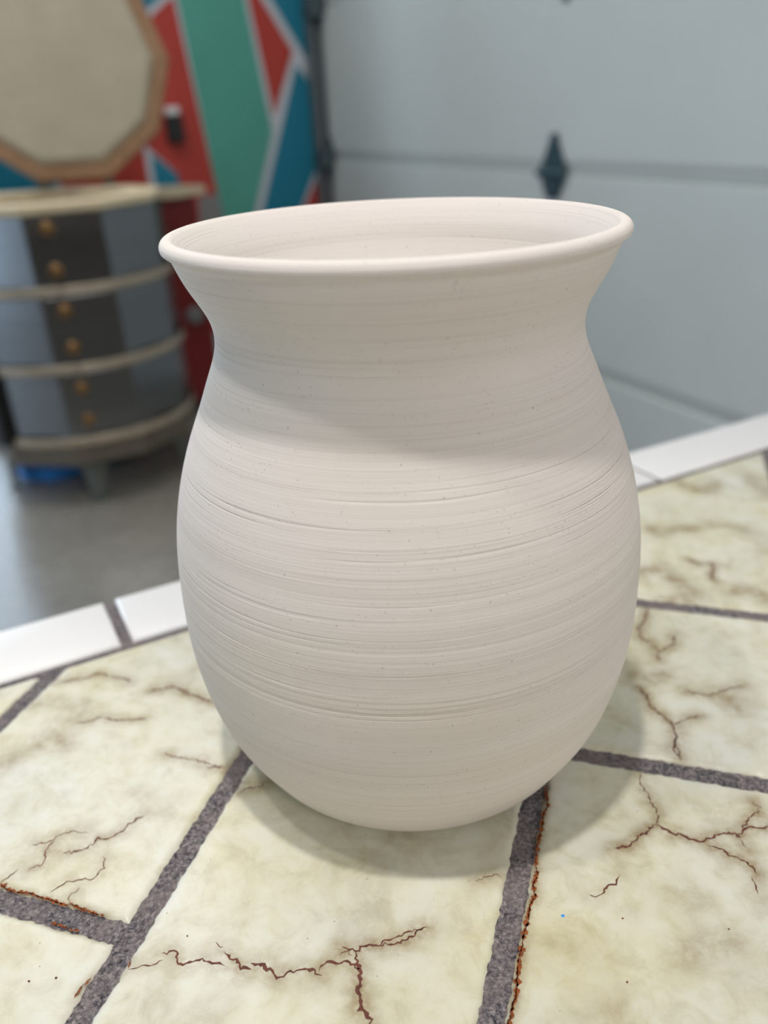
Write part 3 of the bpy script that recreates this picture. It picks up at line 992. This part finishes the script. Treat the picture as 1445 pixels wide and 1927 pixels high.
# lid, swung up behind and facing the camera
lw = Vector((CAM.x + 2.97 * math.sin(math.radians(-19.6)), CAM.y + 2.97 * math.cos(math.radians(-19.6)), 1.209))
to_cam = (Vector((CAM.x, CAM.y, 0)) - Vector((lw.x, lw.y, 0))).normalized()
ly = Vector((0, 0, 1)) * math.cos(math.radians(7)) - to_cam * math.sin(math.radians(7))
lzv = to_cam * math.cos(math.radians(7)) + Vector((0, 0, 1)) * math.sin(math.radians(7))
lx = ly.cross(lzv)
lid_w = Matrix(((lx.x, ly.x, lzv.x, lw.x), (lx.y, ly.y, lzv.y, lw.y), (lx.z, ly.z, lzv.z, lw.z), (0, 0, 0, 1)))
kiln_m = Matrix.Translation(KC) @ Matrix.Rotation(math.radians(26.5), 4, 'Z')
lid_m = kiln_m.inverted() @ lid_w


def lid_fn(bm):
    add_prism(bm, deca(0.326, -0.060), (0, 0, 0.060), lid_m)


def lidface_fn(bm):
    a, b = deca(0.281, 0.0005), deca(0.266, 0.014)
    va = [bm.verts.new(p) for p in a]; vb = [bm.verts.new(p) for p in b]
    bm.faces.new(vb); bm.faces.new(va[::-1])
    for i in range(10):
        bm.faces.new((va[i], va[(i + 1) % 10], vb[(i + 1) % 10], vb[i]))
    bmesh.ops.transform(bm, matrix=lid_m, verts=va + vb)


lid = kpart('lid', lid_fn, M['lid_rim'], bevel=0.006)
kpart('lid_face', lidface_fn, M['lid_face'], lid)
kpart('lid_band', lambda bm: deca_tube(bm, 0.329, 0.3262, -0.052, -0.012, lid_m), M['lid_rim'], lid)


for x in (-0.10, 0.10):
    def hinge_fn(bm):
        add_box(bm, (x - 0.015, -0.41, -0.075), (x + 0.015, -0.20, -0.0615), lid_m)
        add_box(bm, (x - 0.015, -0.42, -0.115), (x + 0.015, -0.40, -0.060), lid_m)
    kpart('lid_hinge', hinge_fn, M['leg'])

# ------------------------------------------------------------------ things round the kiln
fdir = Vector((0.326, -0.945, 0))                      # cabinet front looks back towards the camera
sdir = Vector((0.945, 0.326, 0))
cab_o = Vector((-0.700, 2.785, 0))                     # its front right foot
cabinet = thing('red_cabinet', 'dark red metal cabinet standing behind the right side of the kiln', 'cabinet', cab_o, math.atan2(sdir.y, sdir.x))
bm = bmesh.new(); add_box(bm, (-0.34, 0.0, 0.03), (0.0, 0.30, 0.790)); bm_obj('body', bm, M['cabinet'], cabinet, bevel=0.006)
bm = bmesh.new(); add_box(bm, (-0.325, -0.016, 0.06), (-0.015, -0.001, 0.765)); dr = bm_obj('door', bm, M['cabinet'], cabinet, bevel=0.004)
bm = bmesh.new()
add_lathe(bm, [(0, 0), (0.010, 0), (0.010, 0.012), (0.030, 0.014), (0.034, 0.024), (0.028, 0.032), (0, 0.034)], 20, Matrix.Translation((-0.062, -0.016, 0.380)) @ Matrix.Rotation(PI / 2, 4, 'X'))
bm_obj('knob', bm, M['knob'], dr)
for x in (-0.32, -0.02):
    for y in (0.02, 0.28):
        bm = bmesh.new(); add_lathe(bm, [(0, 0), (0.016, 0), (0.016, 0.03), (0, 0.03)], 12, Matrix.Translation((x, y, 0))); bm_obj('foot', bm, M['black'], cabinet)
# pale board lying on the cabinet
bm = bmesh.new()
add_prism(bm, [(-0.30, -0.05, 0), (-0.06, -0.05, 0), (0.055, 0.085, 0), (0.045, 0.15, 0), (-0.02, 0.24, 0), (-0.30, 0.24, 0)], (0, 0, 0.024))
bd = bm_obj('kiln_shelf', bm, M['brick'], None, bevel=0.004)
bd.location = cab_o + Vector((0, 0, 0.7905)); bd.rotation_euler = (0, 0, math.atan2(sdir.y, sdir.x))
tag(bd, 'pale cream slab lying on top of the red cabinet beside the kiln rim', 'shelf')
# black fixture with a white top on the mural
fx = thing('wall_fixture', 'small black box with a white top fixed to the red part of the mural', 'wall fixture', WALL @ Vector((0.645, 0.002, 0.955)), math.atan2(W_S.y, W_S.x))
bm = bmesh.new(); add_box(bm, (-0.032, -0.040, 0.0), (0.032, 0.0, 0.098)); 
o = bm_obj('box', bm, M['black'], fx, bevel=0.005)
bm = bmesh.new(); add_box(bm, (-0.026, -0.034, 0.0985), (0.026, 0.0, 0.128)); bm_obj('cap', bm, M['white'], fx, bevel=0.006)
for ch in fx.children:
    ch.rotation_euler = (0, 0, PI); ch.location = (0, 0, 0)
# blue basin under the kiln
bin_ = thing('blue_basin', 'round bright blue plastic basin on the floor beneath the kiln', 'basin', (-1.165, 2.215, 0))
bm = bmesh.new()
add_lathe(bm, [(0, 0), (0.120, 0), (0.126, 0.006), (0.134, 0.056), (0.130, 0.058), (0.121, 0.010), (0.115, 0.005), (0, 0.005)], 40)
bm_obj('bowl', bm, M['blue'], bin_, smooth=True)
bm = bmesh.new()
add_lathe(bm, [(0.1340, 0.050), (0.142, 0.050), (0.144, 0.054), (0.142, 0.058), (0.1345, 0.058), (0.1340, 0.050)], 40)
bm_obj('rim', bm, M['blue'], bin_, smooth=True)

# unseen left wall and glowing glazed door, both added for light and reflections
bm = bmesh.new()
for lo, hi in (((-4.1, -4.0, 0), (-4.0, -1.3, CEIL)), ((-4.1, 0.9, 0), (-4.0, 1.40, CEIL)), ((-4.1, -1.3, 2.25), (-4.0, 0.9, CEIL))):
    add_box(bm, lo, hi)
tag(bm_obj('added_wall_side', bm, M['ceiling']), kind='structure')
bm = bmesh.new(); add_box(bm, (-5, -4.1, 0), (5, -4.0, CEIL))
tag(bm_obj('added_wall_back', bm, M['navy']), kind='structure')  # unseen wall, added so the kiln jacket reflects dark navy
w2 = tag(bpy.data.objects.new('added_window_2', None), kind='structure')  # added glazed door, glows to brighten the kiln's left facet
col.objects.link(w2)
bm = bmesh.new()
for lo, hi in (((-4.08, -1.3, 0), (-4.0, -1.24, 2.25)), ((-4.08, 0.84, 0), (-4.0, 0.9, 2.25)), ((-4.08, -1.24, 2.19), (-4.0, 0.84, 2.25)), ((-4.08, -0.23, 0), (-4.0, -0.17, 2.19))):
    add_box(bm, lo, hi)
bm_obj('added_window_frame', bm, M['white'], w2)
bm = bmesh.new(); add_box(bm, (-4.06, -1.24, 0.0), (-4.05, 0.84, 2.19)); bm_obj('glow_pane', bm, M['glow_pane'], w2)
